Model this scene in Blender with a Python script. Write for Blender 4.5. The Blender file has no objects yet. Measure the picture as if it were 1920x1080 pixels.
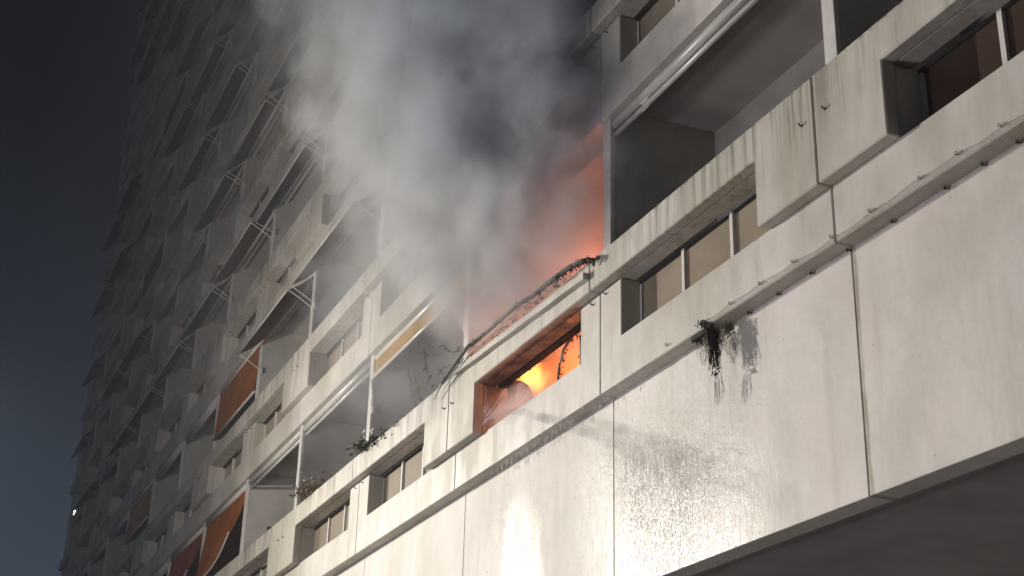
import bpy, bmesh, math, random
from mathutils import Vector, Matrix
random.seed(7)
S = bpy.context.scene
C = S.collection
R = math.radians

# ---------------------------------------------------------------- camera
F_PX, YAW, PITCH, ROLL = 2726.18, 0.3971, 0.4060, 0.0272
cam_d = bpy.data.cameras.new('camera'); cam = bpy.data.objects.new('camera', cam_d); C.objects.link(cam)
cam_d.sensor_width = 36.0; cam_d.lens = F_PX * 36.0 / 1920.0
cam_d.clip_start = 0.1; cam_d.clip_end = 1000
fw = Vector((-math.cos(YAW), math.sin(YAW), 0)); rt = Vector((math.sin(YAW), math.cos(YAW), 0))
cp, sp = math.cos(PITCH), math.sin(PITCH)
fwd = fw * cp + Vector((0, 0, sp)); up = -fw * sp + Vector((0, 0, cp))
cr, sr = math.cos(ROLL), math.sin(ROLL)
xr = rt * cr + up * sr; yu = -rt * sr + up * cr
m = Matrix((xr, yu, -fwd)).transposed().to_4x4(); m.translation = Vector((11.066, -5.526, -4.283))
cam.matrix_world = m
S.camera = cam

# ---------------------------------------------------------------- world: night sky with a bluish city glow low down
w = bpy.data.worlds.new('World'); S.world = w; w.use_nodes = True
nt = w.node_tree; nt.nodes.clear()
tc = nt.nodes.new('ShaderNodeTexCoord'); sx = nt.nodes.new('ShaderNodeSeparateXYZ')
rp = nt.nodes.new('ShaderNodeValToRGB'); bg = nt.nodes.new('ShaderNodeBackground'); wo = nt.nodes.new('ShaderNodeOutputWorld')
nt.links.new(tc.outputs['Generated'], sx.inputs[0]); nt.links.new(sx.outputs['Z'], rp.inputs[0])
nt.links.new(rp.outputs[0], bg.inputs[0]); nt.links.new(bg.outputs[0], wo.inputs[0])
e = rp.color_ramp.elements
e[0].position = 0.0; e[0].color = (.050, .066, .092, 1)
e[1].position = 1.0; e[1].color = (.0025, .0025, .0035, 1)
for p_, c_ in ((.20, (.036, .050, .072, 1)), (.33, (.011, .015, .023, 1)), (.47, (.0035, .0038, .005, 1))):
    q = rp.color_ramp.elements.new(p_); q.color = c_
bg.inputs[1].default_value = 1.0

# ---------------------------------------------------------------- floodlights of the fire engines (out of frame, far left), plus an added fill
def lamp(name, kind, loc, power, col, size, target=None, cone=None, blend=1.0):
    d = bpy.data.lights.new(name, kind); o = bpy.data.objects.new(name, d); C.objects.link(o)
    o.location = loc; d.energy = power; d.color = col
    if kind in ('POINT', 'SPOT'): d.shadow_soft_size = size
    if target is not None:
        o.rotation_euler = (Vector(target) - Vector(loc)).to_track_quat('-Z', 'Y').to_euler()
    if cone: d.spot_size = R(cone); d.spot_blend = blend
    return o
lamp('ladder_floodlight', 'SPOT', (-25, -16.5, 3.2), 38500, (1.0, .935, .835), .30, (3.5, .1, -.4), 44, 1.0)
lamp('ladder_lamp', 'SPOT', (-10.6, -5.6, 1.9), 1130, (1.0, .925, .82), .15, (-10.5, 0, 2.4), 172, 1.0)
lamp('street_fill', 'POINT', (.5, -13, -4.6), 2500, (.97, .90, .97), 1.2)  # added fill light, no real fixture: lifts the soffits and balcony interiors

S.view_settings.view_transform = 'Standard'; S.view_settings.look = 'None'
S.view_settings.exposure = 0.0; S.view_settings.gamma = 1.0; S.view_settings.use_curve_mapping = False
S.cycles.volume_step_rate = 0.4; S.cycles.volume_max_steps = 256
S.cycles.max_bounces = 6; S.cycles.volume_bounces = 2
S.cycles.use_denoising = True

# ---------------------------------------------------------------- dimensions (metres), facade plane y = 0, into the building +y
H, W, A, B = 2.8, 3.603, .4127, .7831
ZS, ZH, ZQ, ZT, P = .4382, .9919, .4283, 1.2953, .113
RY = .19                     # recess of the parapet windows
K0, K1, NR = -3, 12, 12      # first joint, last joint, storeys
WALLY, WALLZ = .15, -1.76
CEIL, FLOOR = 2.93, .26

# ---------------------------------------------------------------- node helpers
class NT:
    def __init__(s, name, vol=False):
        s.m = bpy.data.materials.new(name); s.m.use_nodes = True; s.t = s.m.node_tree; s.t.nodes.clear()
        s.out = s.t.nodes.new('ShaderNodeOutputMaterial')
    def n(s, ty, **k):
        x = s.t.nodes.new('ShaderNode' + ty)
        for a, b in k.items(): setattr(x, a, b)
        return x
    def set(s, sock, v):
        if hasattr(v, 'is_output') or isinstance(v, bpy.types.NodeSocket): s.t.links.new(v, sock)
        elif v is not None: sock.default_value = v
    def ma(s, op, a, b=None, c=None, clamp=False):
        x = s.n('Math', operation=op, use_clamp=clamp)
        s.set(x.inputs[0], a); s.set(x.inputs[1], b)
        if c is not None: s.set(x.inputs[2], c)
        return x.outputs[0]
    def mr(s, v, a, b, c=0., d=1., smooth=True):
        x = s.n('MapRange', interpolation_type='SMOOTHSTEP' if smooth else 'LINEAR')
        s.set(x.inputs['Value'], v)
        for nme, val in (('From Min', a), ('From Max', b), ('To Min', c), ('To Max', d)): s.set(x.inputs[nme], val)
        return x.outputs[0]
    def noise(s, vec, scale, detail=3, rough=.5, dist=0.):
        x = s.n('TexNoise'); s.set(x.inputs['Vector'], vec); x.inputs['Scale'].default_value = scale
        x.inputs['Detail'].default_value = detail; x.inputs['Roughness'].default_value = rough; x.inputs['Distortion'].default_value = dist
        return x.outputs['Fac']
    def vec(s, v, sc):
        x = s.n('VectorMath', operation='MULTIPLY'); s.set(x.inputs[0], v); x.inputs[1].default_value = sc
        return x.outputs[0]
    def add(s, v, o):
        x = s.n('VectorMath', operation='ADD'); s.set(x.inputs[0], v); s.set(x.inputs[1], o)
        return x.outputs[0]
    def mix(s, f, a, b, bt='MIX'):
        x = s.n('Mix', data_type='RGBA', blend_type=bt)
        s.set(x.inputs[0], f); s.set(x.inputs[6], a if not isinstance(a, tuple) else (*a[:3], 1)); s.set(x.inputs[7], b if not isinstance(b, tuple) else (*b[:3], 1))
        return x.outputs[2]
    def pos(s): return s.n('NewGeometry').outputs['Position']
    def obj(s): return s.n('TexCoord').outputs['Object']
    def xyz(s, v):
        x = s.n('SeparateXYZ'); s.set(x.inputs[0], v); return x.outputs
    def bump(s, h, strength, dist=.01):
        x = s.n('Bump'); s.set(x.inputs['Strength'], strength); x.inputs['Distance'].default_value = dist; s.set(x.inputs['Height'], h)
        return x.outputs[0]
    def bsdf(s, col, rough=.6, bumpn=None, **k):
        b = s.n('BsdfPrincipled')
        s.set(b.inputs['Base Color'], (*col[:3], 1) if isinstance(col, tuple) else col); s.set(b.inputs['Roughness'], rough)
        if bumpn is not None: s.set(b.inputs['Normal'], bumpn)
        for a, v in k.items():
            a = a.replace('_', ' ')
            s.set(b.inputs[a], v)
        s.t.links.new(b.outputs[0], s.out.inputs['Surface'])
        return s.m

def soot(n, pos, col):
    """black soot left by the smoke round the burning balcony (its own irregular shape)"""
    x, y, z = n.xyz(pos)
    nz = n.noise(pos, 1.3, 4, .6)
    dx = n.ma('MULTIPLY', n.ma('ADD', x, 1.6), .62); dz = n.ma('MULTIPLY', n.ma('SUBTRACT', z, 3.5), .62)
    d = n.ma('SQRT', n.ma('ADD', n.ma('MULTIPLY', dx, dx), n.ma('MULTIPLY', dz, dz)))
    d = n.ma('ADD', d, n.ma('MULTIPLY', n.ma('SUBTRACT', nz, .5), .7))
    k = n.mr(d, .72, 1.15, 1., 0.)
    col = n.mix(n.ma('MULTIPLY', k, .93), col, (.018, .017, .018))
    # sooted reveals and lining of the burnt parapet opening
    inx = n.ma('MULTIPLY', n.mr(x, -2.87, -2.80, 0, 1), n.mr(x, -.43, -.36, 1, 0))
    inz = n.ma('MULTIPLY', n.mr(z, .40, .46, 0, 1), n.mr(z, 1.0, 1.06, 1, 0))
    yy = n.ma('MAXIMUM', n.mr(y, .003, .05), n.ma('MULTIPLY', n.mr(y, -.110, -.02), n.mr(z, .984, .988)))
    k3 = n.ma('MULTIPLY', n.ma('MULTIPLY', inx, inz), n.ma('MULTIPLY', yy, n.mr(n.noise(pos, 5, 4, .6), .3, .6, .55, .95)))
    return n.mix(k3, col, (.07, .05, .045))

def concrete(name, base=(.56, .53, .475), streak=1.0, wet=0.0):
    n = NT(name); pos = n.pos(); o = n.obj()
    x, y, z = n.xyz(pos); oz = n.xyz(o)[2]
    big = n.noise(n.vec(pos, (1, 1, .6)), .9, 4, .6)
    col = n.mix(n.mr(big, .36, .64), base, (base[0] * .74, base[1] * .74, base[2] * .68))
    vs = n.noise(n.vec(pos, (7, 7, .7)), 1.0, 4, .62)
    col = n.mix(n.mr(vs, .50, .72, 0, .35), col, (base[0] * .62, base[1] * .60, base[2] * .52))
    fine = n.noise(pos, 14, 5, .65)
    col = n.mix(n.mr(fine, .45, .75, 0, .22), col, (base[0] * .66, base[1] * .64, base[2] * .6))
    # vertical run-off streaks, strongest from the top edge of the rail
    st = n.noise(n.vec(pos, (13, 13, .45)), 1.0, 4, .62)
    st2 = n.noise(n.vec(pos, (34, 34, 1.1)), 1.0, 3, .6)
    area = n.mr(n.noise(n.vec(pos, (.55, .2, .1)), 1.0, 2, .5), .36, .6, .25, 1.)
    top = n.mr(oz, .55, ZT, 0.1, 1.)
    k = n.ma('MULTIPLY', n.ma('MULTIPLY', n.mr(st, .47, .64), top), area)
    col = n.mix(n.ma('MULTIPLY', k, .74 * streak), col, (.15, .135, .10))
    k2 = n.ma('MULTIPLY', n.mr(st2, .56, .74), n.ma('MULTIPLY', area, top))
    col = n.mix(n.ma('MULTIPLY', k2, .55 * streak), col, (.10, .09, .07))
    # black algae crumbs along the upper edge
    edge = n.ma('MULTIPLY', n.mr(oz, ZT - .05, ZT, 0, 1), n.mr(n.noise(pos, 9, 4, .7), .50, .62))
    col = n.mix(n.ma('MULTIPLY', edge, .75 * streak), col, (.04, .038, .03))
    # rust coloured patches
    ru = n.mr(n.noise(n.vec(pos, (2.2, 2.2, 1.5)), 1.0, 5, .7), .64, .78)
    col = n.mix(n.ma('MULTIPLY', ru, .25), col, (.33, .25, .16))
    col = soot(n, pos, col)
    h = n.ma('ADD', n.ma('MULTIPLY', n.noise(pos, 5, 4, .6), .7), n.ma('MULTIPLY', n.noise(pos, 55, 4, .7), .3))
    rough = n.mr(n.noise(n.vec(pos, (3, 3, 1)), 1.0, 3, .6), .35, .65, .38, .66)
    return n.bsdf(col, rough, n.bump(h, .35, .012))

def wall_mat():
    n = NT('lower_wall_render'); pos = n.pos(); x, y, z = n.xyz(pos)
    big = n.noise(n.vec(pos, (1, 1, .7)), .8, 5, .62)
    col = n.mix(n.mr(big, .38, .62), (.61, .575, .53), (.47, .455, .395))
    col = n.mix(n.mr(n.noise(n.add(n.vec(pos, (1.3, 1, 1)), (7, 0, 3)), 1.3, 4, .6), .45, .7, 0, .5), col, (.60, .53, .51))
    vs = n.noise(n.vec(pos, (5, 5, .5)), 1.0, 4, .6)
    col = n.mix(n.mr(vs, .52, .70, 0, .45), col, (.41, .38, .32))
    col = n.mix(n.mr(n.noise(pos, 60, 3, .7), .60, .78, 0, .25), col, (.36, .33, .28))
    # specks
    vo = n.n('TexVoronoi'); n.set(vo.inputs['Vector'], pos); vo.inputs['Scale'].default_value = 5.5
    col = n.mix(n.mr(vo.outputs['Distance'], .025, .05, .8, 0.), col, (.12, .10, .08))
    # dirty run along the vertical joints (every W metres)
    wob = n.ma('MULTIPLY', n.ma('SUBTRACT', n.noise(n.vec(pos, (1, 1, 3)), 1.0, 3, .6), .5), .05)
    xm = n.ma('ADD', n.ma('ADD', x, 40 * W + W / 2), wob)
    d = n.ma('ABSOLUTE', n.ma('SUBTRACT', n.ma('MODULO', xm, W), W / 2))
    kj = n.ma('MULTIPLY', n.mr(d, .010, .034, 1, 0), n.mr(n.noise(n.vec(pos, (1, 1, 2)), 3.0, 3, .6), .3, .6, .45, 1.))
    kj = n.ma('MULTIPLY', kj, n.mr(x, .8, 3.0, .2, .95))
    col = n.mix(kj, col, (.27, .225, .16))
    # wet film: water from the hose runs down between x = -3 and x = 2.6
    wn = n.noise(n.vec(pos, (1.2, 1.2, .5)), 1.0, 3, .6)
    wj = n.ma('MULTIPLY', n.ma('SUBTRACT', wn, .5), 1.3)
    w1 = n.mr(n.ma('ADD', n.ma('ABSOLUTE', n.ma('ADD', x, 2.15)), wj), .0, .55, 1, 0)
    w1 = n.ma('MULTIPLY', w1, n.mr(z, -.25, -.75, 0, 1))
    ctr = n.ma('ADD', .75, n.ma('MULTIPLY', z, -.10))
    w2 = n.mr(n.ma('ADD', n.ma('ABSOLUTE', n.ma('SUBTRACT', x, ctr)), wj), .3, 2.2, 1, 0)
    w2 = n.ma('MULTIPLY', w2, n.mr(n.ma('ADD', z, n.ma('MULTIPLY', x, .25)), -.1, -.7, .25, 1))
    wet = n.ma('MAXIMUM', w1, w2)
    run = n.noise(n.vec(pos, (34, 34, 5)), 1.0, 5, .66, .4)
    drop = n.noise(n.vec(pos, (110, 110, 30)), 1.0, 2, .5)
    h = n.ma('ADD', n.ma('MULTIPLY', n.ma('ADD', run, n.ma('MULTIPLY', drop, .4)), n.ma('MULTIPLY', wet, 1.6)), n.ma('MULTIPLY', n.noise(pos, 7, 5, .62), .8))
    rough = n.mix(wet, (.62, .62, .62), n.mix(n.mr(run, .4, .65), (.17, .17, .17), (.36, .36, .36)))
    return n.bsdf(col, rough, n.bump(h, .42, .012), Coat_Weight=n.ma('MULTIPLY', wet, .0), Coat_Roughness=.2)

def flat(name, col, rough=.5, metal=0., var=.25, sc=6., bs=.15, **k):
    n = NT(name); pos = n.pos()
    c = n.mix(n.mr(n.noise(pos, sc, 4, .6), .35, .7, 0, 1), col, tuple(v * (1 - var) for v in col))
    return n.bsdf(c, rough, n.bump(n.noise(pos, sc * 5, 3, .6), bs, .004), Metallic=metal, **k)

M = {}
M['panel'] = concrete('weathered_painted_concrete')
M['beam'] = concrete('painted_concrete', (.58, .55, .50), .35)
M['wall'] = wall_mat()
n = NT('balcony_plaster'); pos = n.pos()
M['plaster'] = n.bsdf(soot(n, pos, n.mix(n.mr(n.noise(pos, 2.2, 4, .6), .35, .7), (.46, .445, .405), (.37, .355, .32))), .8, n.bump(n.noise(pos, 40, 3, .6), .2, .004))
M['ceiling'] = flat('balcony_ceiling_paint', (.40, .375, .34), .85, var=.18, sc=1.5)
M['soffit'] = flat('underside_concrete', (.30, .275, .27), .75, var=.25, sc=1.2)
M['white'] = flat('white_aluminium', (.66, .64, .60), .35, var=.12, sc=9)
M['cassette'] = flat('white_awning_tube', (.62, .60, .56), .3, var=.14, sc=4, bs=.05)
M['infill'] = flat('brown_parapet_infill', (.30, .25, .185), .28, var=.22, sc=2.5, bs=.06)
M['shadepane'] = flat('shaded_brown_infill', (.055, .032, .022), .3, var=.3, sc=2.0, bs=.05)  # the brown infill again, with the near opening's shade put into its colour
M['gasket'] = flat('dark_gasket', (.03, .026, .022), .6)
M['door'] = flat('balcony_door_glass', (.03, .03, .034), .12, var=.3, sc=1.0, bs=.02)
M['grey'] = flat('galvanised_steel', (.30, .29, .27), .4, .6)
M['rust'] = flat('rusty_steel', (.09, .06, .045), .75, .2, var=.5, sc=60)
M['char'] = flat('charred_debris', (.022, .020, .018), .85, var=.6, sc=30, bs=.8)
M['ash'] = flat('scorched_metal', (.12, .115, .10), .5, .3, var=.8, sc=18, bs=.6)
M['fibre'] = flat('dirty_net_fibre', (.055, .043, .030), .8, var=.5, sc=30)
M['net'] = flat('nylon_net', (.30, .265, .21), .7, var=.3, sc=20)
M['ground'] = flat('asphalt', (.05, .05, .052), .6, var=.3, sc=.6)
M['pave'] = flat('paving_concrete', (.22, .21, .20), .7, var=.2, sc=1.2)
M['leaf'] = flat('plant_leaf', (.055, .085, .030), .5, var=.5, sc=25, bs=.2)
M['dry'] = flat('dry_plant_stem', (.17, .12, .06), .8, var=.5, sc=25)
M['twig'] = flat('burnt_twig', (.035, .028, .025), .8, var=.4, sc=25)
M['petal'] = flat('pale_flower', (.62, .62, .52), .6, var=.2, sc=20)
M['pot'] = flat('planter_plastic', (.30, .27, .22), .5, var=.2, sc=8)
FAB = {}
for nm, c in (('orange', (.50, .165, .05)), ('red orange', (.42, .12, .055)), ('peach', (.75, .44, .27)), ('yellow ochre', (.66, .40, .14)),
              ('dark brown', (.19, .095, .055)), ('dark blue', (.045, .052, .085)), ('dark grey', (.09, .08, .08)), ('dark red', (.20, .045, .032)), ('beige', (.42, .37, .30))):
    n = NT('awning_fabric_' + nm.replace(' ', '_')); pos = n.pos()
    cc = n.mix(n.mr(n.noise(n.vec(pos, (1.2, 3, 2)), 1.0, 4, .6), .35, .7), c, tuple(v * .72 for v in c))
    b1 = n.n('BsdfDiffuse'); n.set(b1.inputs[0], cc); b2 = n.n('BsdfTranslucent'); n.set(b2.inputs[0], cc)
    ms = n.n('MixShader'); ms.inputs[0].default_value = .4
    nb = n.bump(n.noise(n.vec(pos, (1, 1, 8)), 3, 3, .5), .4, .02); n.set(b1.inputs['Normal'], nb)
    n.t.links.new(b1.outputs[0], ms.inputs[1]); n.t.links.new(b2.outputs[0], ms.inputs[2]); n.t.links.new(ms.outputs[0], n.out.inputs[0])
    FAB[nm] = n.m

# ---------------------------------------------------------------- mesh helpers
class MB:
    def __init__(s): s.v = []; s.f = []
    def box(s, x0, x1, y0, y1, z0, z1):
        b = len(s.v)
        s.v += [(x0, y0, z0), (x1, y0, z0), (x1, y1, z0), (x0, y1, z0), (x0, y0, z1), (x1, y0, z1), (x1, y1, z1), (x0, y1, z1)]
        s.f += [tuple(b + i for i in q) for q in ((0, 3, 2, 1), (4, 5, 6, 7), (0, 1, 5, 4), (1, 2, 6, 5), (2, 3, 7, 6), (3, 0, 4, 7))]
        return s
    def prism(s, poly, y0, y1):           # poly in (x, z), counter-clockwise seen from -y
        b = len(s.v); k = len(poly)
        s.v += [(x, y0, z) for x, z in poly] + [(x, y1, z) for x, z in poly]
        s.f.append(tuple(range(b, b + k))); s.f.append(tuple(range(b + 2 * k - 1, b + k - 1, -1)))
        for i in range(k):
            j = (i + 1) % k; s.f.append((b + i, b + k + i, b + k + j, b + j))
        return s
    def tube(s, pts, r, sides=8, cap=True):
        pts = [Vector(p) for p in pts]; rs = r if isinstance(r, (list, tuple)) else [r] * len(pts)
        b = len(s.v); n = None
        for i, p in enumerate(pts):
            d = (pts[min(i + 1, len(pts) - 1)] - pts[max(i - 1, 0)]).normalized()
            if n is None: n = d.orthogonal().normalized()
            n = (n - d * n.dot(d)).normalized(); q = d.cross(n)
            for k in range(sides):
                a = 2 * math.pi * k / sides
                s.v.append(tuple(p + (n * math.cos(a) + q * math.sin(a)) * rs[i]))
        for i in range(len(pts) - 1):
            for k in range(sides):
                a = b + i * sides + k; c = b + i * sides + (k + 1) % sides
                s.f.append((a, c, c + sides, a + sides))
        if cap:
            s.f.append(tuple(range(b + sides - 1, b - 1, -1))); e_ = b + (len(pts) - 1) * sides
            s.f.append(tuple(range(e_, e_ + sides)))
        return s
    def quad(s, a, b_, c, d):
        b = len(s.v); s.v += [tuple(a), tuple(b_), tuple(c), tuple(d)]; s.f.append((b, b + 1, b + 2, b + 3)); return s
    def tri(s, a, b_, c):
        b = len(s.v); s.v += [tuple(a), tuple(b_), tuple(c)]; s.f.append((b, b + 1, b + 2)); return s
    def mesh(s, name, mat, bevel=0., smooth=False):
        me = bpy.data.meshes.new(name); me.from_pydata(s.v, [], s.f); me.update()
        bm = bmesh.new(); bm.from_mesh(me)
        bmesh.ops.recalc_face_normals(bm, faces=bm.faces)
        if bevel: bmesh.ops.bevel(bm, geom=list(bm.edges), offset=bevel, segments=1, affect='EDGES', clamp_overlap=True)
        bm.to_mesh(me); bm.free()
        if smooth: me.polygons.foreach_set('use_smooth', [True] * len(me.polygons))
        me.materials.append(mat); return me
def put(name, me, parent=None, loc=(0, 0, 0), **k):
    o = bpy.data.objects.new(name, me); C.objects.link(o); o.location = loc
    if parent is not None: o.parent = parent
    for a, v in k.items(): o[a] = v
    return o
def empty(name, loc, label=None, cat=None, group=None):
    o = bpy.data.objects.new(name, None); C.objects.link(o); o.location = loc; o.empty_display_size = .2
    if label: o['label'] = label
    if cat: o['category'] = cat
    if group: o['group'] = group
    return o

# ---------------------------------------------------------------- ground
put('ground', MB().box(-140, 120, -120, 60, -6.4, -6.1).mesh('ground', M['ground']), kind='structure')
put('pavement', MB().box(-60, 25, -4.0, 6.0, -6.096, -5.96).mesh('pavement', M['pave'], .02), kind='structure')

# ---------------------------------------------------------------- the building
bld = empty('apartment_building', (0, 0, -5.96), 'long pale concrete apartment block with storeys of balconies above a blank wall', 'building')
def part(name, me, x, z, **k):
    return put(name, me, bld, (x, 0, z + 5.96), **k)
G = .007
def mir(b):                              # mirror an even bay into an odd one (local x in [-W, 0])
    o = MB(); o.v = [(-W - x, y, z) for x, y, z in b.v]; o.f = [tuple(reversed(f)) for f in b.f]; return o
# even bay: narrow pier (rising from the beam) at x = 0, wide pier (hanging from the rail) at x = -W
rail = MB().prism([(-W + G, ZQ), (-W + B, ZQ), (-W + B, ZH), (-G, ZH), (-G, ZT), (-W + G, ZT)], -P, -.002)
rail.box(-W + G, -G, .0, .16, ZH + .003, ZT - .004)
beam = MB().prism([(-W + G, .0), (-G, .0), (-G, ZH - .004), (-A, ZH - .004), (-A, ZS), (-W + B - .004, ZS), (-W + B - .004, ZH - .004), (-W + G, ZH - .004)], 0.0, RY + .09)
RAIL = [rail.mesh('rail_panel', M['panel'], .009), mir(rail).mesh('rail_panel', M['panel'], .009)]
def beam_mesh(b):
    me = b.mesh('beam_panel', M['beam'], .008); return me
BEAM = [beam_mesh(beam), beam_mesh(mir(beam))]
# parapet window: white frame, two mullions, three infill panes
xa, xb = -A - .002, -W + B + .002          # right and left ends of the opening in an even bay
pw = (xa - xb - .05) / 3
fr = MB()
fr.box(xb, xa, RY, RY + .04, ZS + .001, ZS + .03)
mull = [xa - .025 - pw, xa - .025 - 2 * pw]
for mx in mull: fr.box(mx - .022, mx + .022, RY - .018, RY + .03, ZS + .002, ZH - .02)
fr.box(xb, xb + .03, RY + .002, RY + .04, ZS + .03, ZH - .012); fr.box(xa - .03, xa, RY + .002, RY + .04, ZS + .03, ZH - .012)
top = MB().box(xb, xa, RY - .001, RY + .045, ZH - .035, ZH - .006)
pane1 = MB().box(-pw / 2 + .024, pw / 2 - .024, RY + .012, RY + .026, ZS + .028, ZH - .034)
glz = MB()
for i in range(3):
    cx = xa - .025 - pw * (i + .5); glz.box(cx - pw / 2 + .024, cx + pw / 2 - .024, RY + .012, RY + .026, ZS + .028, ZH - .034)
FRAME = [fr.mesh('window_frame', M['white']), mir(fr).mesh('window_frame', M['white'])]
TOPB = [top.mesh('top_track', M['gasket']), mir(top).mesh('top_track', M['gasket'])]
PANE = pane1.mesh('pane', M['infill']); PANE_SHADE = pane1.mesh('pane', M['shadepane']); GLZ = [glz.mesh('glazing', M['infill']), mir(glz).mesh('glazing', M['infill'])]
# partition between balconies with its white front post
pt = MB().box(-.045, .095, .10, 1.22, FLOOR + .001, CEIL - .002)
PART = pt.mesh('partition', M['plaster'], .004)
POST = MB().box(-.05, .10, .055, .098, ZT - .3, CEIL - .004).mesh('post', M['white'], .004)
x0, x1 = -K1 * W, -K0 * W
SLAB = MB().box(x0, x1, .285, 1.25, CEIL, H + FLOOR).mesh('floor_slab', M['ceiling'])
SLAB0 = MB().box(x0, x1, .36, 1.25, -.05, FLOOR).mesh('floor_slab', M['ceiling'])
BACK = MB().box(x0, x1, 1.221, 1.40, FLOOR + .001, CEIL - .001).mesh('back_wall', M['plaster'])
dr = MB().box(-2.7, -.9, 1.17, 1.219, FLOOR + .02, 2.5)
dg = MB()
for q in (-2.62, -1.74): dg.box(q, q + .8, 1.155, 1.168, FLOOR + .12, 2.42)
DOOR = dr.mesh('balcony_door', M['white'], .003); DGL = dg.mesh('door_glass', M['door'])
for r in range(NR):
    z = r * H
    part('floor_slab', SLAB, 0, z); part('back_wall', BACK, 0, z)
    for k in range(K0, K1):
        e_ = k % 2
        x = -k * W
        part('rail_panel', RAIL[e_], x, z); part('beam_panel', BEAM[e_], x, z)
        if r < 6:
            d_ = part('balcony_door', DOOR, x, z)
            put('door_glass', DGL, d_)
        if (r, k) == (0, 0): continue        # this one has burnt out
        f_ = part('window_frame', FRAME[e_], x, z)
        put('top_track', TOPB[e_], f_)
        if k == -2:  # near bay: panes with the shade in their colour
            for i in range(3):
                cx = -W - (xa - .025 - pw * (i + .5)) if e_ else xa - .025 - pw * (i + .5)
                put('pane', PANE_SHADE, f_, (cx, 0, 0))
        elif r < 5 and k < 9 and k > -2:
            for i in range(3):
                cx = xa - .025 - pw * (i + .5)
                if e_: cx = -W - cx
                put('pane', PANE, f_, (cx, random.uniform(-.002, .002), 0))
        else: put('glazing', GLZ[e_], f_, kind='stuff')
    for k in range(K0, K1 + 1):
        d_ = part('partition', PART, -k * W, z)
        if r < 12: put('post', POST, d_)
part('floor_slab', SLAB0, 0, 0)
part('roof_slab', MB().box(x0 - .1, x1, -.2, 12, 0, .35).mesh('roof_slab', M['beam']), 0, NR * H)
part('end_wall', MB().box(x0 - .35, x0 - .002, .02, 12, -1.76, NR * H).mesh('end_wall', M['beam']), 0, 0)
part('end_wall', MB().box(x1 + .002, x1 + .35, .02, 12, -1.76, NR * H).mesh('end_wall', M['beam']), 0, 0)
# inner core that stops light from leaking through
part('core_wall', MB().box(x0, x1, 1.401, 1.6, -1.7, NR * H).mesh('core_wall', M['plaster']), 0, 0)
# blank wall below
wp = MB().prism([(-W + .006, WALLZ), (-.006, WALLZ), (-.006, .02), (-W + .006, .02)], WALLY, WALLY + .20)
WP = wp.mesh('wall_panel', M['wall'], .004)
for k in range(K0, K1): part('wall_panel', WP, -k * W - .03, 0)
part('joint_backing', MB().box(x0, x1, WALLY + .015, WALLY + .19, WALLZ + .01, .015).mesh('joint_backing', M['char']), 0, 0)
part('beam_soffit', MB().box(x0, x1, .281, .36, .001, .02).mesh('beam_soffit', M['beam']), 0, 0)
# recessed ground floor ceiling with its small step behind the wall panel
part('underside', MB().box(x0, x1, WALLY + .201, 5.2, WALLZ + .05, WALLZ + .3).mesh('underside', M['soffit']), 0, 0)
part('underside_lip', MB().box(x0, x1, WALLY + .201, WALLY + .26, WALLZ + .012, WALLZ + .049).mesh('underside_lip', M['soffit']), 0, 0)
part('ground_floor_wall', MB().box(x0, x1, 5.201, 5.5, -5.96, WALLZ + .3).mesh('ground_floor_wall', M['plaster']), 0, 0)

# anchors (small eye hooks) on the piers, nearest storeys
hk = MB().tube([(0, 0, 0), (0, -.035, 0)], .010, 6).tube([(0, -.03, .0), (.016, -.038, .014), (.0, -.042, .032), (-.016, -.038, .014), (0, -.03, 0)], .0055, 5)
hk.box(-.016, .016, -.004, .002, -.016, .016)
HOOK = hk.mesh('anchor_hook', M['rust'])
for r in range(3):
    for k in range(-2, 7):
        wide = k % 2
        for dx, dz in (((-.135, .0), (.13, -.01)) if wide else ((-.13, .0), (.14, .01))):
            hk_o = put('anchor_hook', HOOK, bld, (-k * W + dx + random.uniform(-.02, .02), -P if wide else 0, r * H + .96 + dz - (0 if wide else .03) + 5.96)); hk_o.scale = (.6, .7, .6)

# ---------------------------------------------------------------- awnings: one thing per balcony
ORD = ['', 'first', 'second', 'third', 'fourth', 'fifth', 'sixth', 'seventh', 'eighth', 'ninth', 'tenth', 'eleventh', 'twelfth']
def where(r, k):
    a_ = 'on the fire storey' if r == 0 else ORD[r] + ' storey above fire'
    b_ = 'directly over it' if k == 0 else (ORD[k] + ' balcony left of it' if k > 0 else ORD[-k] + ' balcony right of it')
    return a_ + ', ' + b_
def fabric_mesh(x0, x1, a, b, mat, nx=14, nz=6, sag=.03, cut=None, seed=0):
    """a, b = (y, z) of the roller line and of the bar line"""
    rnd = random.Random(seed); mb = MB()
    for j in range(nz + 1):
        for i in range(nx + 1):
            u = i / nx; v_ = j / nz
            y = a[0] + (b[0] - a[0]) * v_; z = a[1] + (b[1] - a[1]) * v_
            if cut: z = a[1] + (cut(u) - a[1]) * v_
            s_ = math.sin(math.pi * v_) * sag
            mb.v.append((x0 + (x1 - x0) * u, y + s_ * .5 + rnd.uniform(-.004, .004), z - s_ + rnd.uniform(-.003, .003)))
    for j in range(nz):
        for i in range(nx):
            p = j * (nx + 1) + i; mb.f.append((p, p + 1, p + nx + 2, p + nx + 1))
    return mb.mesh('fabric', mat, smooth=True)
XL, XR = -W + .118, -.068
ROLL_Y, ROLL_Z = .105, 2.742
CASS = MB().tube([(XL, ROLL_Y, ROLL_Z), (XR, ROLL_Y, ROLL_Z)], .050, 12).mesh('cassette', M['cassette'], smooth=False)
for p_ in CASS.polygons: p_.use_smooth = len(p_.vertices) == 4
BARS = {}; ARMS = {}; FMS = {}
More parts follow.
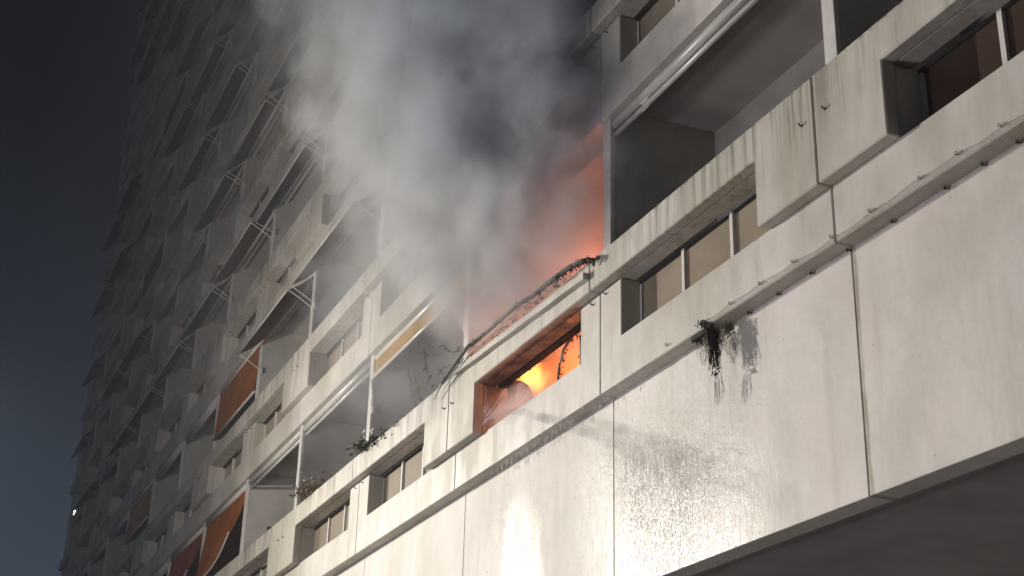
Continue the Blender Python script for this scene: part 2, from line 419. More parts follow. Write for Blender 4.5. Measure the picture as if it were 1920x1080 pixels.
def bar_mesh(y, z, r_=.026):
    key = (y, z, r_)
    if key not in BARS:
        BARS[key] = MB().tube([(XL - .01, y, z), (XR + .01, y, z)], r_, 10).mesh('front_bar', M['cassette'])
        for p_ in BARS[key].polygons: p_.use_smooth = len(p_.vertices) == 4
    return BARS[key]
def arm_mesh(y, z, zp):
    key = (y, z, zp)
    if key not in ARMS: ARMS[key] = MB().tube([(0, .09, zp), (0, (.09 + y) / 2, (zp + z) / 2 + .01), (0, y, z)], .009, 6).box(-.03, .03, .06, .10, zp - .05, zp + .05).mesh('arm', M['white'])
    return ARMS[key]
def awning(r, k, kind, colour):
    x, z = -k * W, r * H
    state = {'closed': 'rolled up white awning', 'partial': 'slightly lowered %s awning' % colour,
             'open': 'tilted open %s awning' % colour, 'drop': 'straight hanging %s awning' % colour,
             'torn': 'sagging %s awning' % colour}[kind]
    t = empty('awning', (x, 0, z), state + ' ' + where(r, k), 'awning', 'awnings over the balconies')
    put('cassette', CASS, t)
    if kind == 'closed':
        dz = random.uniform(0, .012); put('front_bar', bar_mesh(.12, 2.655), t, (0, 0, -dz))
        return t
    if kind == 'partial':
        by, bz, zp = .03, 2.42, 1.98
    elif kind == 'open':
        by, bz, zp = random.choice([(-.33, 2.30, 2.10), (-.36, 2.34, 2.08), (-.30, 2.27, 2.12)])
    elif kind == 'drop':
        by, bz, zp = .03, random.choice([1.78, 1.72, 1.5]), None
    else:
        by, bz, zp = .02, 1.9, None
    key = (kind, by, bz, colour)
    if kind == 'torn':
        far = 1.22 if k == 4 else 1.45
        def cut(u):                        # u = 0 far end, 1 near end (towards the camera)
            return far + (1.95 - far) * u ** 2.6 + .10 * math.sin(u * 5)
        put('fabric', fabric_mesh(XL + .02, XR - .02, (ROLL_Y, ROLL_Z - .04), (-.16, 1.5), FAB[colour], cut=cut, nx=24, nz=12, sag=.07, seed=k), t)
        pts = [(XL + .02 + (XR - XL - .04) * i / 12, -.165, cut(i / 12) - .01) for i in range(13)]
        put('front_bar', MB().tube(pts, .016, 6).mesh('front_bar', M['white']), t)
        return t
    if key not in FMS: FMS[key] = fabric_mesh(XL + .02, XR - .02, (ROLL_Y - .03, ROLL_Z - .03), (by, bz), FAB[colour], seed=len(FMS), sag=.03 if kind == 'open' else .012)
    put('fabric', FMS[key], t)
    put('front_bar', bar_mesh(by, bz, .013 if kind == 'open' else .022), t)
    if zp:
        for xx in (XR, XL): put('arm', arm_mesh(by, bz, zp), t, (xx, 0, 0))
    return t
PLAN = {(0, -1): ('closed', 'beige'), (0, 1): ('partial', 'yellow ochre'), (0, 2): ('closed', 'beige'), (0, 3): ('closed', 'beige'), (0, 4): ('torn', 'orange'), (0, 5): ('torn', 'red orange'),
        (0, 6): ('closed', 'beige'), (0, 7): ('closed', 'beige'),
        (1, -1): ('closed', 'beige'), (1, 0): ('closed', 'beige'), (1, 1): ('partial', 'beige'), (1, 2): ('open', 'dark brown'), (1, 3): ('open', 'dark brown'), (1, 4): ('drop', 'orange'), (1, 5): ('closed', 'beige'),
        (1, 6): ('closed', 'beige'), (1, 7): ('drop', 'peach'), (1, 8): ('closed', 'beige'), (1, 9): ('closed', 'beige'), (1, 10): ('closed', 'beige'),
        (2, 1): ('closed', 'beige'), (2, 2): ('open', 'dark blue'), (2, 3): ('open', 'dark grey'), (2, 4): ('open', 'dark red'), (2, 5): ('open', 'dark blue'), (2, 6): ('open', 'dark grey'), (2, 7): ('open', 'dark blue'),
        (2, 8): ('open', 'dark brown'), (2, 9): ('partial', 'dark brown'),
        (3, 3): ('open', 'dark grey'), (3, 4): ('open', 'dark brown'), (3, 5): ('open', 'dark blue'), (3, 6): ('partial', 'beige'), (3, 7): ('closed', 'beige'),
        (4, 4): ('open', 'dark blue'), (4, 5): ('open', 'dark brown'), (4, 6): ('open', 'dark blue'), (4, 7): ('closed', 'beige'),
        (5, 5): ('open', 'dark blue'), (5, 6): ('open', 'dark grey'), (6, 8): ('drop', 'dark red'), (6, 7): ('open', 'dark red')}
ra = random.Random(11)
for r in range(NR):
    for k in range(-1, K1):
        if (r, k) == (0, 0): continue
        if (r, k) in PLAN: kd, cl = PLAN[(r, k)]
        else:
            q = ra.random()
            kd = 'open' if q < .5 else 'closed' if q < .74 else 'partial' if q < .88 else 'drop'
            if r < 2: kd = 'closed' if q < .7 else 'partial'
            cl = ra.choice(['dark blue', 'dark brown', 'dark grey', 'dark brown', 'beige', 'dark red'])
            if kd == 'open' and cl == 'beige': cl = 'dark grey'
            if k < 1 and kd != 'closed' : kd = 'closed'
        awning(r, k, kd, cl)

# ---------------------------------------------------------------- the burning balcony (bay 0: x from -W to 0)
rb = random.Random(5)
def shred(mb, p, n_=6, size=.03):
    """a crumb of charred stuff: a few crooked triangles round a point"""
    p = Vector(p)
    for _ in range(n_):
        a = p + Vector([rb.uniform(-size, size) for _ in range(3)]); b_ = a + Vector([rb.uniform(-size, size) for _ in range(3)]); c = a + Vector([rb.uniform(-size, size), rb.uniform(-size, size), rb.uniform(-size * 1.6, size * .3)])
        mb.tri(a, b_, c)
# fallen awning bar lying against the rail, and the burnt awning frame above it
t = empty('fallen_awning_bar', (-1.66, -P, 1.2), 'scorched white awning bar lying slanted along the rail of the burning balcony', 'awning bar')
b_ = MB(); n_ = 14
pts = [(-3.30 + 3.30 * i / n_, -P - .03, 1.262 - .120 * (i / n_)) for i in range(n_ + 1)]
prof = [(-.034, -.034), (.028, -.034), (.028, .034), (-.034, .034)]
for i, p in enumerate(pts):
    wob = .004 * math.sin(i * 1.7)
    for y_, z_ in prof: b_.v.append((p[0] + 1.66, p[1] + y_ + P, p[2] + z_ + wob - 1.2))
for i in range(n_):
    for j in range(4):
        a_ = i * 4 + j; c_ = i * 4 + (j + 1) % 4; b_.f.append((a_, c_, c_ + 4, a_ + 4))
b_.f += [(0, 1, 2, 3), (n_ * 4 + 3, n_ * 4 + 2, n_ * 4 + 1, n_ * 4)]
put('bar', b_.mesh('bar', M['panel'], .003), t)
cr_ = MB()
for i in range(46): shred(cr_, (rb.uniform(-1.5, 1.6), -.05 + rb.uniform(-.02, .02), .10 + rb.uniform(-.02, .03) - .0), 4, .022)
put('char_crumbs', cr_.mesh('char_crumbs', M['char']), t, kind='stuff')

t = empty('burnt_awning_frame', (-1.7, -.2, 1.3), 'charred bent awning frame with burnt cloth rags hanging over the rail of the burning balcony', 'burnt awning')
path = [(-3.62, -.20, 1.22), (-3.2, -.21, 1.305), (-2.79, -.22, 1.38), (-2.35, -.20, 1.385), (-1.9, -.20, 1.385), (-1.45, -.21, 1.38), (-1.08, -.20, 1.345), (-.7, -.19, 1.35), (-.34, -.2, 1.325), (.02, -.20, 1.275), (.22, -.21, 1.205)]
rel = [Vector(p) - Vector((-1.7, -.2, 1.3)) for p in path]
put('front_tube', MB().tube(rel, [.016, .02, .022, .02, .022, .02, .022, .026, .026, .022, .014], 7).mesh('front_tube', M['ash']), t)
put('lower_tube', MB().tube([p + Vector((.02, .03, -.045 - .02 * math.sin(i))) for i, p in enumerate(rel[:-2])], .006, 6).mesh('lower_tube', M['ash']), t)
rg = MB()
for i in range(len(rel) - 1):
    a_, c_ = rel[i], rel[i + 1]
    for j in range(20):
        f_ = rb.random(); p = a_.lerp(c_, f_)
        dens = 1.0 if i > 1 else .45
        if rb.random() < dens: shred(rg, p + Vector((0, rb.uniform(-.02, .02), rb.uniform(-.02, .015))), 3, rb.uniform(.010, .024))
for i in range(7, 10):                     # thicker rag at the near end
    for j in range(26): shred(rg, rel[i].lerp(rel[min(i + 1, 10)], rb.random()) + Vector((0, rb.uniform(-.02, .02), rb.uniform(-.03, .01))), 3, .022)
put('cloth_rags', rg.mesh('cloth_rags', M['char']), t, kind='stuff')
hk_ = [rel[9] + Vector((0, 0, 0)), rel[9] + Vector((.10, .02, -.015)), rel[9] + Vector((.17, .04, -.05)), rel[9] + Vector((.14, .05, -.10))]
put('hooked_end', MB().tube(hk_, .014, 6).mesh('hooked_end', M['ash']), t)
put('side_arm', MB().tube([rel[0], rel[0] + Vector((-.30, .02, -.10))], [.012, .007], 6).mesh('side_arm', M['ash']), t)

# ragged burnt lining hanging from the back edge of the parapet opening
lg = MB()
for i in range(90):
    x_ = rb.uniform(-W + B + .05, -A - .05); shred(lg, (x_, RY + rb.uniform(-.01, .05), ZH - rb.uniform(0, .03) * (1.8 if rb.random() < .12 else .5)), 3, .018)
lg.box(-W + B, -A, .162, RY + .05, ZH - .012, ZH + .25)
put('burnt_lining', lg.mesh('burnt_lining', M['char']), None, label='ragged burnt strip hanging under the rail inside the glowing parapet opening', category='burnt lining')
# drum (domed water heater) and bent hoop, burnt post
t = empty('metal_drum', (-2.98, .46, FLOOR), 'sooty round topped drum standing in the glowing parapet opening beside the flames', 'drum')
dm = MB(); prof = [(.0, .96), (.10, .945), (.18, .90), (.235, .82), (.25, .72), (.25, .0)]
ns = 24
for rr, zz in prof:
    for i in range(ns): dm.v.append((rr * math.cos(2 * math.pi * i / ns), rr * math.sin(2 * math.pi * i / ns), zz))
for j in range(len(prof) - 1):
    for i in range(ns): dm.f.append((j * ns + i, j * ns + (i + 1) % ns, (j + 1) * ns + (i + 1) % ns, (j + 1) * ns + i))
put('body', dm.mesh('body', M['char'], smooth=True), t)
put('rim_band', MB().tube([(.255 * math.cos(a * .35), .255 * math.sin(a * .35), .70) for a in range(19)], .012, 5).mesh('rim_band', M['ash']), t)
t.scale = (.72, .72, .93)
t = empty('bent_metal_hoop', (-1.3, .34, FLOOR), 'thin burnt metal hoop curving up beside the near pier of the glowing opening', 'metal hoop')
put('hoop', MB().tube([(-.34, 0, .35), (-.34, 0, .52), (-.31, 0, .64), (-.22, 0, .75), (-.06, .0, .82), (.1, .0, .84), (.3, .0, .80)], .014, 6).mesh('hoop', M['grey']), t)
rr_ = MB()
for a_, c_ in (((-.34, 0, .45), (-.31, 0, .64)), ((-.31, 0, .64), (-.22, 0, .75)), ((-.22, 0, .75), (-.06, 0, .82))):
    for j in range(16): shred(rr_, Vector(a_).lerp(Vector(c_), rb.random()) + Vector((.02, rb.uniform(-.01, .03), -.01)), 3, .016)
put('burnt_rag', rr_.mesh('burnt_rag', M['char']), t, kind='stuff')
t = empty('charred_post', (-.98, .36, FLOOR), 'black charred post with hanging flakes behind the near pier of the glowing opening', 'post')
ps = MB().tube([(-.02, 0, 0), (0, 0, .4), (-.03, .0, .7), (.03, 0, .84)], [.09, .085, .075, .05], 9)
for j in range(60): shred(ps, (rb.uniform(-.10, .09), rb.uniform(-.08, .04), rb.uniform(.3, .85)), 3, .03)
put('post', ps.mesh('post', M['char']), t)

# flames: glowing volumes with ragged tongues
def flame_mat(name, strength, colA, colB, sc):
    n = NT(name); o = n.obj(); x, y, z = n.xyz(o)
    nz = n.noise(n.vec(o, (1, 1, .55)), sc, 4, .6, .6)
    r2 = n.ma('SQRT', n.ma('ADD', n.ma('ADD', n.ma('MULTIPLY', x, x), n.ma('MULTIPLY', y, y)), n.ma('MULTIPLY', z, z)))
    d = n.mr(n.ma('ADD', r2, n.ma('MULTIPLY', n.ma('SUBTRACT', nz, .5), 1.1)), .1, .95, 1, 0)
    em = n.n('Emission'); n.set(em.inputs['Color'], n.mix(n.mr(d, .15, .8), colA, colB)); n.set(em.inputs['Strength'], n.ma('MULTIPLY', n.ma('POWER', d, 1.5), strength))
    n.t.links.new(em.outputs[0], n.out.inputs['Volume']); return n.m
def ball(name, mat, rx, ry, rz):
    bm = bmesh.new(); bmesh.ops.create_icosphere(bm, subdivisions=3, radius=1.0)
    me = bpy.data.meshes.new(name); bm.to_mesh(me); bm.free(); me.materials.append(mat); return me
def flame(name, loc, sx_, sy_, sz_, mat, label):
    t = put(name, ball(name, mat, 1, 1, 1), None, loc); t.scale = (sx_, sy_, sz_)
    t['label'] = label; t['category'] = 'flame'; return t
flame('flame', (-3.12, .70, 1.27), .36, .28, .38, flame_mat('flame_core', 9, (1.0, .20, .02), (1.0, .50, .09), 2.6), 'bright yellow ball of flame seen through the parapet opening')
flame('flame', (-1.9, .72, 1.0), 1.5, .45, .6, flame_mat('flame_glow', 1.9, (1.0, .17, .035), (1.0, .24, .06), 1.1), 'wide orange fire glow filling the parapet opening behind the yellow flame')
lamp('fire_light', 'POINT', (-2.5, .55, 1.35), 26, (1.0, .22, .08), .25)
lamp('fire_light', 'POINT', (-1.0, .45, 1.75), 44, (1.0, .27, .14), .25)
lamp('fire_light', 'POINT', (-1.9, .6, .6), 12, (1.0, .27, .08), .2)

# ---------------------------------------------------------------- netting under the beam
t = empty('bird_netting', (3.8, 0, 0), 'strip of beige bird netting hooked under the beam over the blank wall', 'netting')
nx0, nx1 = 1.86, 8.4
def net_pt(x, v_):                          # v 0 at the beam hooks, 1 at the wall hooks
    sc_ = .006 * math.cos((x - 2.25) / .44 * math.pi * 2) - .004
    z0 = .05 + sc_ + .012 * math.sin(x * 3.1); z1 = -.004 + .006 * math.sin(x * 4.3 + 1)
    y0, y1 = -.012, .145
    if v_ < .28: q = v_ / .28; return Vector((x, y0, z0 + (-.006 - z0) * q))
    q = (v_ - .28) / .72; return Vector((x, y0 + (y1 - y0) * q, -.006 - .014 * math.sin(q * math.pi) + (z1 + .006) * q))
nm = MB(); cell = .022; hw = .0010
def strip(mb, a, b_, wd):
    d = (b_ - a).normalized(); u = Vector((0, -.6, .8)); q = d.cross(u).normalized() * wd
    mb.quad(a - q, b_ - q, b_ + q, a + q)
nseg = int((nx1 - nx0) / cell); rows = 9
for i in range(nseg):
    for j in range(rows):
        x_ = nx0 + i * cell; v0, v1 = j / rows, (j + 1) / rows; off = cell / 2 if j % 2 else 0
        p = net_pt(x_ + off, v0)
        for dx in (-cell / 2, cell / 2):
            strip(nm, p, net_pt(x_ + off + dx, v1), hw)
for v_ in (0.0, 1.0):
    for i in range(nseg): strip(nm, net_pt(nx0 + i * cell, v_), net_pt(nx0 + (i + 1) * cell, v_), 0.0018)
nm.v = [(a - 3.8, b_, c_) for a, b_, c_ in nm.v]
put('net', nm.mesh('net', M['net']), t)
ek = MB().tube([(0, .0, 0), (0, -.03, 0)], .004, 5).tube([(0, -.03, -.0), (-.014, -.032, .004), (-.020, -.033, .018), (-.008, -.033, .030), (.006, -.033, .022), (.004, -.033, .006), (.020, -.033, -.006), (.036, -.033, .004), (.048, -.033, .002)], .0035, 5)
EK = ek.mesh('hook', M['rust'])
for hx in (1.25, 1.78, 2.25, 2.67, 3.11, 3.58, 4.02, 4.54, 4.90, 5.29, 5.75, 6.2):
    put('hook', EK, t, (hx - 3.8, 0, .046 + random.uniform(-.004, .004))).scale = (.8, .6, .8)
ew = MB().tube([(0, .02, 0), (0, -.03, 0)], .005, 5).tube([(0, -.03, -.012), (.012, -.03, 0), (0, -.03, .012), (-.012, -.03, 0), (0, -.03, -.012)], .005, 5)
EW = ew.mesh('wall_hook', M['rust'])
for hx in (2.29, 2.70, 3.13, 3.57, 4.07, 4.61, 4.96, 5.27, 5.7, 6.1): put('wall_hook', EW, t, (hx - 3.8, WALLY, -.018))
# its torn end: a dark tangle hanging down the wall
t = empty('torn_netting_end', (1.95, 0, 0), 'dark tangled torn end of netting dangling below the beam in front of the wall', 'torn netting')
tg = MB()
for i in range(80):
    x_ = rb.gauss(.035, .024); y_ = rb.uniform(-.06, .06); z_ = .035
    pts = [Vector((-.14 + rb.uniform(-.02, .03), -.015, .05 + rb.uniform(-.015, .015)))]
    L_ = rb.uniform(.2, .46); k_ = 7
    for j in range(1, k_ + 1):
        q = j / k_
        pts.append(Vector((-.14 + (x_ + .14) * min(1, q * 2.2) + .02 * math.sin(q * 7 + i), y_ * q - .01, .04 - L_ * q ** 1.25 + rb.uniform(-.006, .006))))
    tg.tube(pts, rb.uniform(.0012, .0038), 3, cap=False)
for i in range(150):
    q = rb.random(); shred(tg, (-.14 + .19 * min(1, q * 2.2) + rb.gauss(0, .014), rb.uniform(-.04, .03), .045 - .5 * q ** 1.2), 2, .02)
put('tangle', tg.mesh('tangle', M['fibre']), t, kind='stuff')
lo = MB()
for i in range(60):                         # loose transparent looking loops to the left and below
    x0_ = rb.uniform(-.30, .02); wdt = rb.uniform(.08, .26); dp = rb.uniform(.10, .30); pts = []
    for j in range(9):
        q = j / 8; pts.append(Vector((x0_ + wdt * q, .02 + rb.uniform(-.01, .01), -.05 - .06 * (1 - q) * rb.random() - dp * math.sin(math.pi * q) * .8)))
    lo.tube(pts, .0011, 3, cap=False)
for i in range(26):
    x_ = rb.uniform(-.02, .09); z_ = -.42 - rb.uniform(0, .1); lo.tube([(x_, .02, z_), (x_ + rb.uniform(-.03, .03), .03, z_ - .08), (x_ + rb.uniform(-.03, .03), .03, z_ - .17)], .0012, 3, cap=False)
put('loops', lo.mesh('loops', M['net']), t, kind='stuff')
bd = MB().box(-.36, -.12, .02, .12, -.03, .0)
for i in range(40): shred(bd, (rb.uniform(-.37, -.12), rb.uniform(.02, .13), -.03 - rb.uniform(0, .03)), 3, .02)
put('matted_strip', bd.mesh('matted_strip', M['char']), t)

n = NT('lit_tube'); em = n.n('Emission'); em.inputs['Color'].default_value = (.8, 1, .95, 1); em.inputs['Strength'].default_value = 2.2; n.t.links.new(em.outputs[0], n.out.inputs[0])
t = empty('strip_light', (-41.52, .0, 8.36), 'tiny pair of lit white tubes on a far balcony at the left', 'strip light')
for q in (0, .10): put('tube', MB().tube([(-.22, -.04, -.02 + q), (.22, -.04, .02 + q)], .018, 6).mesh('tube', n.m), t)
put('holder', MB().box(-.26, .26, -.02, .03, -.05, .15).mesh('holder', M['white']), t)

# ---------------------------------------------------------------- plants
def leafy(name, loc, label, spread, n_leaf, hgt, mat, petals=0, seed=1, hang=0.):
    rnd = random.Random(seed); t = empty(name, loc, label, 'plant')
    st = MB(); lf = MB(); pe = MB()
    for i in range(int(n_leaf / 9)):
        p = Vector((rnd.uniform(-spread, spread), rnd.uniform(-.10, .12), -.05)); pts = [p.copy()]
        d = Vector((rnd.uniform(-.6, .6), rnd.uniform(-.9, .2), rnd.uniform(.4, 1.2)))
        for j in range(5):
            p = p + d.normalized() * hgt / 5; d += Vector((rnd.uniform(-.5, .5), rnd.uniform(-.5, .2), rnd.uniform(-.6, .3) - hang * j)); pts.append(p.copy())
        st.tube(pts, [.005, .005, .004, .003, .003, .002], 4)
        for q in range(9):
            a_ = pts[rnd.randint(1, 5)] + Vector([rnd.uniform(-.03, .03) for _ in range(3)])
            u = Vector([rnd.uniform(-1, 1) for _ in range(3)]).normalized() * rnd.uniform(.018, .038); v_ = u.cross(Vector([rnd.uniform(-1, 1) for _ in range(3)])).normalized() * u.length * .45
            lf.v += [tuple(a_ - u), tuple(a_ + v_), tuple(a_ + u), tuple(a_ - v_)]; b = len(lf.v) - 4; lf.f.append((b, b + 1, b + 2, b + 3))
    for i in range(petals):
        a_ = Vector((rnd.uniform(-spread, spread * .7), rnd.uniform(-.2, -.05), rnd.uniform(.0, hgt)))
        for q in range(6):
            an = q * math.pi / 3; u = Vector((math.cos(an), -.3, math.sin(an))) * .022
            v_ = Vector((-math.sin(an), -.2, math.cos(an))) * .012; pe.quad(a_, a_ + u * .5 - v_, a_ + u, a_ + u * .5 + v_)
    put('stems', st.mesh('stems', M['dry'] if mat == 'dry' else M['twig']), t)
    put('leaves', lf.mesh('leaves', M[mat]), t, kind='stuff')
    if petals: put('flowers', pe.mesh('flowers', M['petal']), t, kind='stuff')
    put('planter', MB().box(-spread - .05, spread + .05, .17, .36, -.32, -.04).mesh('planter', M['pot'], .01), t)
    return t
leafy('flowering_plant', (-6.60, .02, ZT), 'leafy plant with pale flowers spilling over the rail beside the smoke, left of the fire', .26, 420, .26, 'leaf', 16, 3, .12)
leafy('trailing_plant', (-5.75, .02, ZT), 'low dark trailing plant along the rail between the flowering plant and the bare vines', .55, 420, .15, 'leaf', 0, 9, .2)
leafy('dry_plant', (-9.35, .02, ZT), 'dry straw coloured plant on the rail, left of the flowering plant', .40, 360, .34, 'dry', 5, 5, .0)
# bare vines
t = empty('bare_vine', (-4.7, -.05, ZT), 'bare burnt vine tendrils hanging in the smoke just left of the burning balcony', 'vine')
vn = MB()
def crook(mb, pts, r_, sub=5, jit=.03, twigs=0):
    out = []
    for i in range(len(pts) - 1):
        for j in range(sub): out.append(Vector(pts[i]).lerp(Vector(pts[i + 1]), j / sub) + Vector([rb.uniform(-jit, jit) for _ in range(3)]) * (0 if (i == 0 and j == 0) else 1))
    out.append(Vector(pts[-1])); mb.tube(out, [r_ * (1 - .5 * i / len(out)) for i in range(len(out))], 4)
    for _ in range(twigs):
        p = rb.choice(out); mb.tube([p, p + Vector((rb.uniform(-.08, .08), rb.uniform(-.05, .05), rb.uniform(-.12, .04)))], .003, 3)
        shred(mb, p, 3, .016)
crook(vn, [(-.60, 0, .68), (-.45, 0, .35), (-.10, 0, -.03)], .005, 6, .02, 10)
crook(vn, [(-.02, 0, .71), (.1, 0, .45), (.44, .0, .02)], .005, 6, .025, 14)
crook(vn, [(-.3, 0, .5), (-.2, 0, .28), (.12, .0, .0)], .004, 6, .03, 10)
crook(vn, [(.49, 0, .60), (.70, .0, .52), (.9, 0, .38), (1.15, 0, .34), (1.35, 0, .30)], .009, 4, .025, 6)
crook(vn, [(.52, 0, .30), (.72, .0, .27), (.98, 0, .21)], .006, 4, .02, 4)
put('tendrils', vn.mesh('tendrils', M['twig']), t)
# small tap / lantern on the rail
t = empty('small_lantern', (-12.15, .0, ZT), 'tiny dark lantern standing on the rail, left of the dry plant', 'lantern')
put('foot', MB().tube([(0, 0, 0), (0, 0, .09)], .007, 6).mesh('foot', M['rust']), t)
put('head', MB().box(-.03, .03, -.03, .03, .09, .14).box(-.038, .038, -.038, .038, .141, .15).mesh('head', M['rust'], .004), t)

# ---------------------------------------------------------------- water: drops running and flying off the wall, drips under the beam
n = NT('water_drops'); M['water'] = n.bsdf((.86, .87, .9), .12, Specular_IOR_Level=.9)
wd = MB(); rw = random.Random(3)
def drop(mb, x, y, z, L_, r_, slant):
    mb.tube([(x, y, z), (x + slant * .5 * L_, y, z - L_ * .5), (x + slant * L_, y, z - L_)], [r_ * .3, r_, r_ * .5], 4)
for i in range(900):
    q = rw.random()
    if q < .30: x = rw.gauss(-2.1, .26); z = rw.uniform(-1.74, -.35)
    else:
        z = -1.74 + 1.35 * rw.random() ** 1.5; c_ = .45 + (1.75 + z) * .45; x = rw.gauss(c_, .62)
        if x > 2.9: continue
    if z < -1.74: continue
    L_ = rw.uniform(.008, .030) * (1.8 if rw.random() < .12 else 1); r_ = rw.uniform(.0009, .0024)
    y = WALLY - rw.uniform(.004, .35) ** 1.0 * (.3 + .7 * rw.random())
    drop(wd, x, y, z, L_ * .8, r_ * .75, .25 * (x + .6) + rw.uniform(-.1, .1))
for i in range(46):
    a_ = Vector((rw.uniform(-2.98, -2.75), rw.uniform(-.04, .06), rw.uniform(.47, .66))); d_ = Vector((rw.uniform(.12, .34), rw.uniform(0, .04), rw.uniform(.03, .12)))
    wd.tube([a_, a_ + d_ * .5, a_ + d_], [.0006, .0022, .0008], 4)
put('water_splashes', wd.mesh('water_splashes', M['water'], smooth=True), None, kind='stuff', label='white streaks of splashing water drops falling in front of the wet wall', category='water')
dp = MB()
for i in range(60):
    x = rw.uniform(-2.6, -.7) if rw.random() < .8 else rw.uniform(-.7, .4); drop(dp, x, rw.uniform(.0, .08), rw.uniform(-.02, 0), rw.uniform(.02, .10), .003, 0)
for i in range(500):
    x = rw.uniform(-3.6, .9); dp.tube([(x, -.002, .004), (x + .01, -.004, .0)], rw.uniform(.002, .005), 4)
put('water_drips', dp.mesh('water_drips', M['water'], smooth=True), None, kind='stuff', label='row of water drips hanging from the lower edge of the beam under the fire', category='water')

# ---------------------------------------------------------------- smoke
def smoke_mat(name):
    n = NT(name); pos = n.pos(); x, y, z = n.xyz(pos)
    t = n.ma('MAXIMUM', n.ma('SUBTRACT', z, 1.3), 0.)
    t2 = n.ma('MULTIPLY', t, t)
    # centre line: leaves the balcony, leans out and drifts left (towards -x) as it climbs
    cx = n.ma('SUBTRACT', n.ma('SUBTRACT', -1.5, n.ma('MULTIPLY', t, .16)), n.ma('MULTIPLY', t2, .042))
    cy = n.ma('SUBTRACT', .25, n.ma('MULTIPLY', 1.25, n.ma('DIVIDE', t, n.ma('ADD', t, 1.6))))
    warp = n.n('TexNoise'); n.set(warp.inputs['Vector'], n.vec(pos, (1, 1, .75))); warp.inputs['Scale'].default_value = .85; warp.inputs['Detail'].default_value = 2
    wx, wy, wz = n.xyz(warp.outputs['Color'])
    dx = n.ma('ADD', n.ma('SUBTRACT', x, cx), n.ma('MULTIPLY', n.ma('SUBTRACT', wx, .5), 1.1))
    dy = n.ma('ADD', n.ma('SUBTRACT', y, cy), n.ma('MULTIPLY', n.ma('SUBTRACT', wy, .5), .8))
    rx = n.ma('ADD', 1.62, n.ma('MULTIPLY', t, .46)); ry = n.ma('ADD', .72, n.ma('MULTIPLY', t, .17))
    ax = n.ma('DIVIDE', dx, rx); ay = n.ma('DIVIDE', dy, ry)
    d = n.ma('SQRT', n.ma('ADD', n.ma('MULTIPLY', ax, ax), n.ma('MULTIPLY', ay, ay)))
    nz = n.noise(n.vec(pos, (1, 1, .8)), 1.5, 7, .60, .35)
    q = n.ma('ADD', n.ma('SUBTRACT', 1.12, d), n.ma('MULTIPLY', n.ma('SUBTRACT', nz, .5), 2.6))
    dens = n.mr(q, .0, 1.05, 0, 1)
    low = n.mr(z, 1.0, 1.7, 0, 1)
    thin = n.mr(z, 2.0, 8.5, 4.2, .26)
    dens = n.ma('MULTIPLY', n.ma('MULTIPLY', dens, low), thin)
    # thin drifting veil over the balconies to the left
    vx = n.ma('DIVIDE', n.ma('ADD', x, 5.8), 3.8); vy = n.ma('DIVIDE', n.ma('ADD', y, -.1), 1.5); vz = n.ma('DIVIDE', n.ma('SUBTRACT', z, 4.8), 5.0)
    vd = n.ma('SQRT', n.ma('ADD', n.ma('ADD', n.ma('MULTIPLY', vx, vx), n.ma('MULTIPLY', vy, vy)), n.ma('MULTIPLY', vz, vz)))
    vn_ = n.noise(n.vec(pos, (1, 1, 1.2)), .9, 4, .6, .3)
    veil = n.ma('MULTIPLY', n.mr(n.ma('ADD', vd, n.ma('MULTIPLY', n.ma('SUBTRACT', vn_, .5), 1.9)), .2, 1.0, 1, 0), .46)
    v = n.n('VolumePrincipled')
    n.set(v.inputs['Density'], n.ma('ADD', dens, veil))
    # sooty (dark) smoke hugging the facade on the near side, pale smoke and steam on the far side
    side = n.mr(n.ma('ADD', n.ma('SUBTRACT', x, cx), n.ma('MULTIPLY', n.ma('SUBTRACT', nz, .5), 2.5)), -.5, 1.2, 0, 1)
    n.set(v.inputs['Color'], n.mix(n.ma('MULTIPLY', side, n.mr(z, 1.8, 3.2, 0, 1)), (.70, .715, .74), (.56, .61, .70)))
    v.inputs['Anisotropy'].default_value = .35
    n.t.links.new(v.outputs[0], n.out.inputs['Volume']); return n.m
def hull(name, rings, mat):
    """closed hull through horizontal rectangles (x0, x1, y0, y1, z)"""
    mb = MB()
    for x0_, x1_, y0_, y1_, z_ in rings: mb.v += [(x0_, y0_, z_), (x1_, y0_, z_), (x1_, y1_, z_), (x0_, y1_, z_)]
    for i in range(len(rings) - 1):
        for j in range(4):
            a_ = i * 4 + j; c_ = i * 4 + (j + 1) % 4; mb.f.append((a_, c_, c_ + 4, a_ + 4))
    mb.f.append((3, 2, 1, 0)); k_ = (len(rings) - 1) * 4; mb.f.append((k_, k_ + 1, k_ + 2, k_ + 3))
    return mb.mesh(name, mat)
put('smoke', hull('smoke', [(-7.5, .25, -1.2, 1.19, .95), (-8.2, .6, -1.7, 1.19, 2.4), (-8.8, .8, -2.4, 1.19, 4.2), (-9.5, .6, -3.0, 1.1, 6.5), (-12, .4, -3.8, .6, 10), (-15, 0, -4.2, .3, 12.5)], smoke_mat('smoke')),
    None, kind='stuff', label='grey smoke billowing up from the burning balcony', category='smoke')

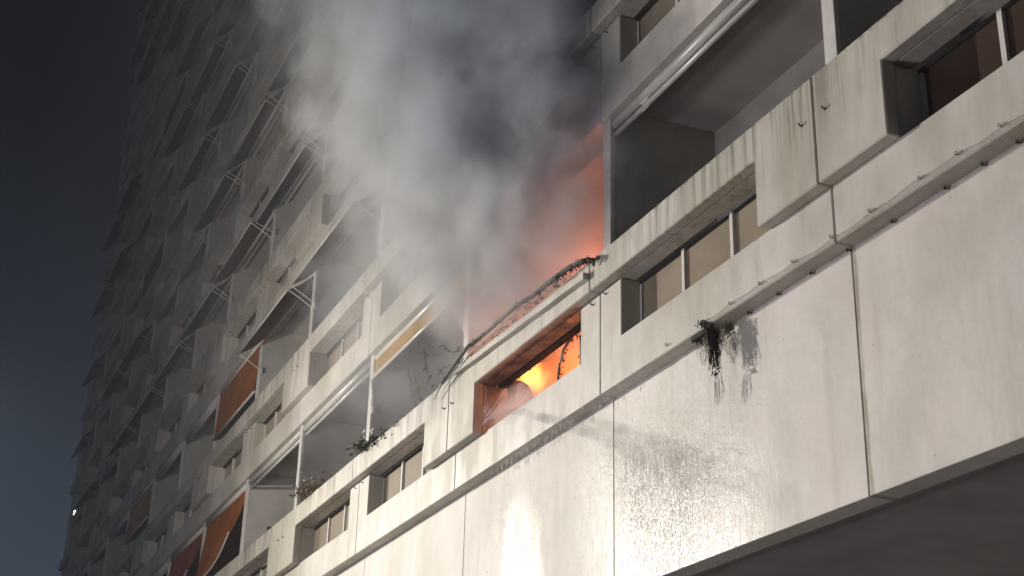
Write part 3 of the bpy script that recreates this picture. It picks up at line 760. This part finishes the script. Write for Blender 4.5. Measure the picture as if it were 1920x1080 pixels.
n = NT('drifting_smoke'); pos = n.pos(); x, y, z = n.xyz(pos)
nz = n.noise(n.vec(pos, (.16, .3, .22)), 1.0, 3, .6, .4)
v = n.n('VolumePrincipled'); v.inputs['Color'].default_value = (.82, .80, .81, 1)
n.set(v.inputs['Density'], n.ma('MULTIPLY', n.ma('MULTIPLY', n.mr(nz, .36, .66, .25, 1.), n.mr(x, -34, -8, .45, 1.)), n.ma('MULTIPLY', n.mr(z, 1.0, 9.0, .15, 1.0), .028)))
n.t.links.new(v.outputs[0], n.out.inputs['Volume'])
put('drifting_smoke', hull('drifting_smoke', [(-43, -7, -1.4, -.45, .5), (-44, -5, -2.2, -.45, 6), (-45, -3.5, -3.2, -.45, 12), (-45, -3, -3.6, -.45, 34)], n.m),
    None, kind='stuff', label='thin smoke drifting along the upper storeys of the block', category='smoke')

# ---------------------------------------------------------------- hose water: the jet and the mist where it hits
def vol_tube(pts, rad, sides=10):
    mb = MB(); mb.tube(pts, rad, sides); return mb
n = NT('hose_jet_with_shade'); pos = n.pos(); x, y, z = n.xyz(pos)
v = n.n('VolumePrincipled'); v.inputs['Color'].default_value = (.42, .40, .43, 1); v.inputs['Anisotropy'].default_value = .3  # water coloured dark so the tube also gives the jet's shadow on the wall
n.set(v.inputs['Density'], n.ma('MULTIPLY', n.ma('MULTIPLY', n.mr(n.noise(n.vec(pos, (2.2, 5, 5)), 1.0, 4, .6), .38, .66, .15, 1.0), n.mr(x, -.6, 3.0, 1.0, 0.0)), 2.8))
n.t.links.new(v.outputs[0], n.out.inputs['Volume'])
put('hose_jet_with_shade', vol_tube([(-2.5, .02, .60), (-1.7, -.02, .34), (-.95, -.04, .03), (-.1, -.05, -.33), (.75, -.06, -.74), (1.6, -.07, -1.17), (2.45, -.08, -1.62), (3.2, -.10, -2.1)], [.03, .04, .05, .065, .085, .11, .13, .15]).mesh('hose_jet_with_shade', n.m),
    None, kind='stuff', label='grey hose water jet, darkened to stand for its shadow, crossing before the wall', category='water')
n = NT('water_mist'); o = n.obj(); x, y, z = n.xyz(o)
r2 = n.ma('SQRT', n.ma('ADD', n.ma('ADD', n.ma('MULTIPLY', x, x), n.ma('MULTIPLY', y, y)), n.ma('MULTIPLY', z, z)))
nz = n.noise(n.vec(o, (1.2, .8, 1)), 2.2, 5, .65, .5)
v = n.n('VolumePrincipled'); v.inputs['Color'].default_value = (.93, .92, .93, 1)
n.set(v.inputs['Density'], n.ma('MULTIPLY', n.mr(n.ma('ADD', r2, n.ma('MULTIPLY', n.ma('SUBTRACT', nz, .5), 1.9)), .1, .85, 1, 0), 3.4))
n.t.links.new(v.outputs[0], n.out.inputs['Volume'])
t = put('water_mist', ball('water_mist', n.m, 1, 1, 1), None, (-1.95, .08, .50), kind='stuff', label='white mist where the hose water bursts in the glowing parapet opening', category='water'); t.scale = (.95, .26, .34); t.rotation_euler = (0, 0, 0)

# ---------------------------------------------------------------- haze: one closed box of thin even air round everything
n = NT('haze'); v = n.n('VolumePrincipled'); v.inputs['Density'].default_value = .0011
v.inputs['Color'].default_value = (.70, .80, .95, 1); v.inputs['Anisotropy'].default_value = .2
n.t.links.new(v.outputs[0], n.out.inputs['Volume'])
put('haze', MB().box(-150, 130, -130, 70, -7.4, NR * H + 1.5).mesh('haze', n.m), None, kind='stuff', label='thin night haze hanging in the air round the whole building', category='haze')
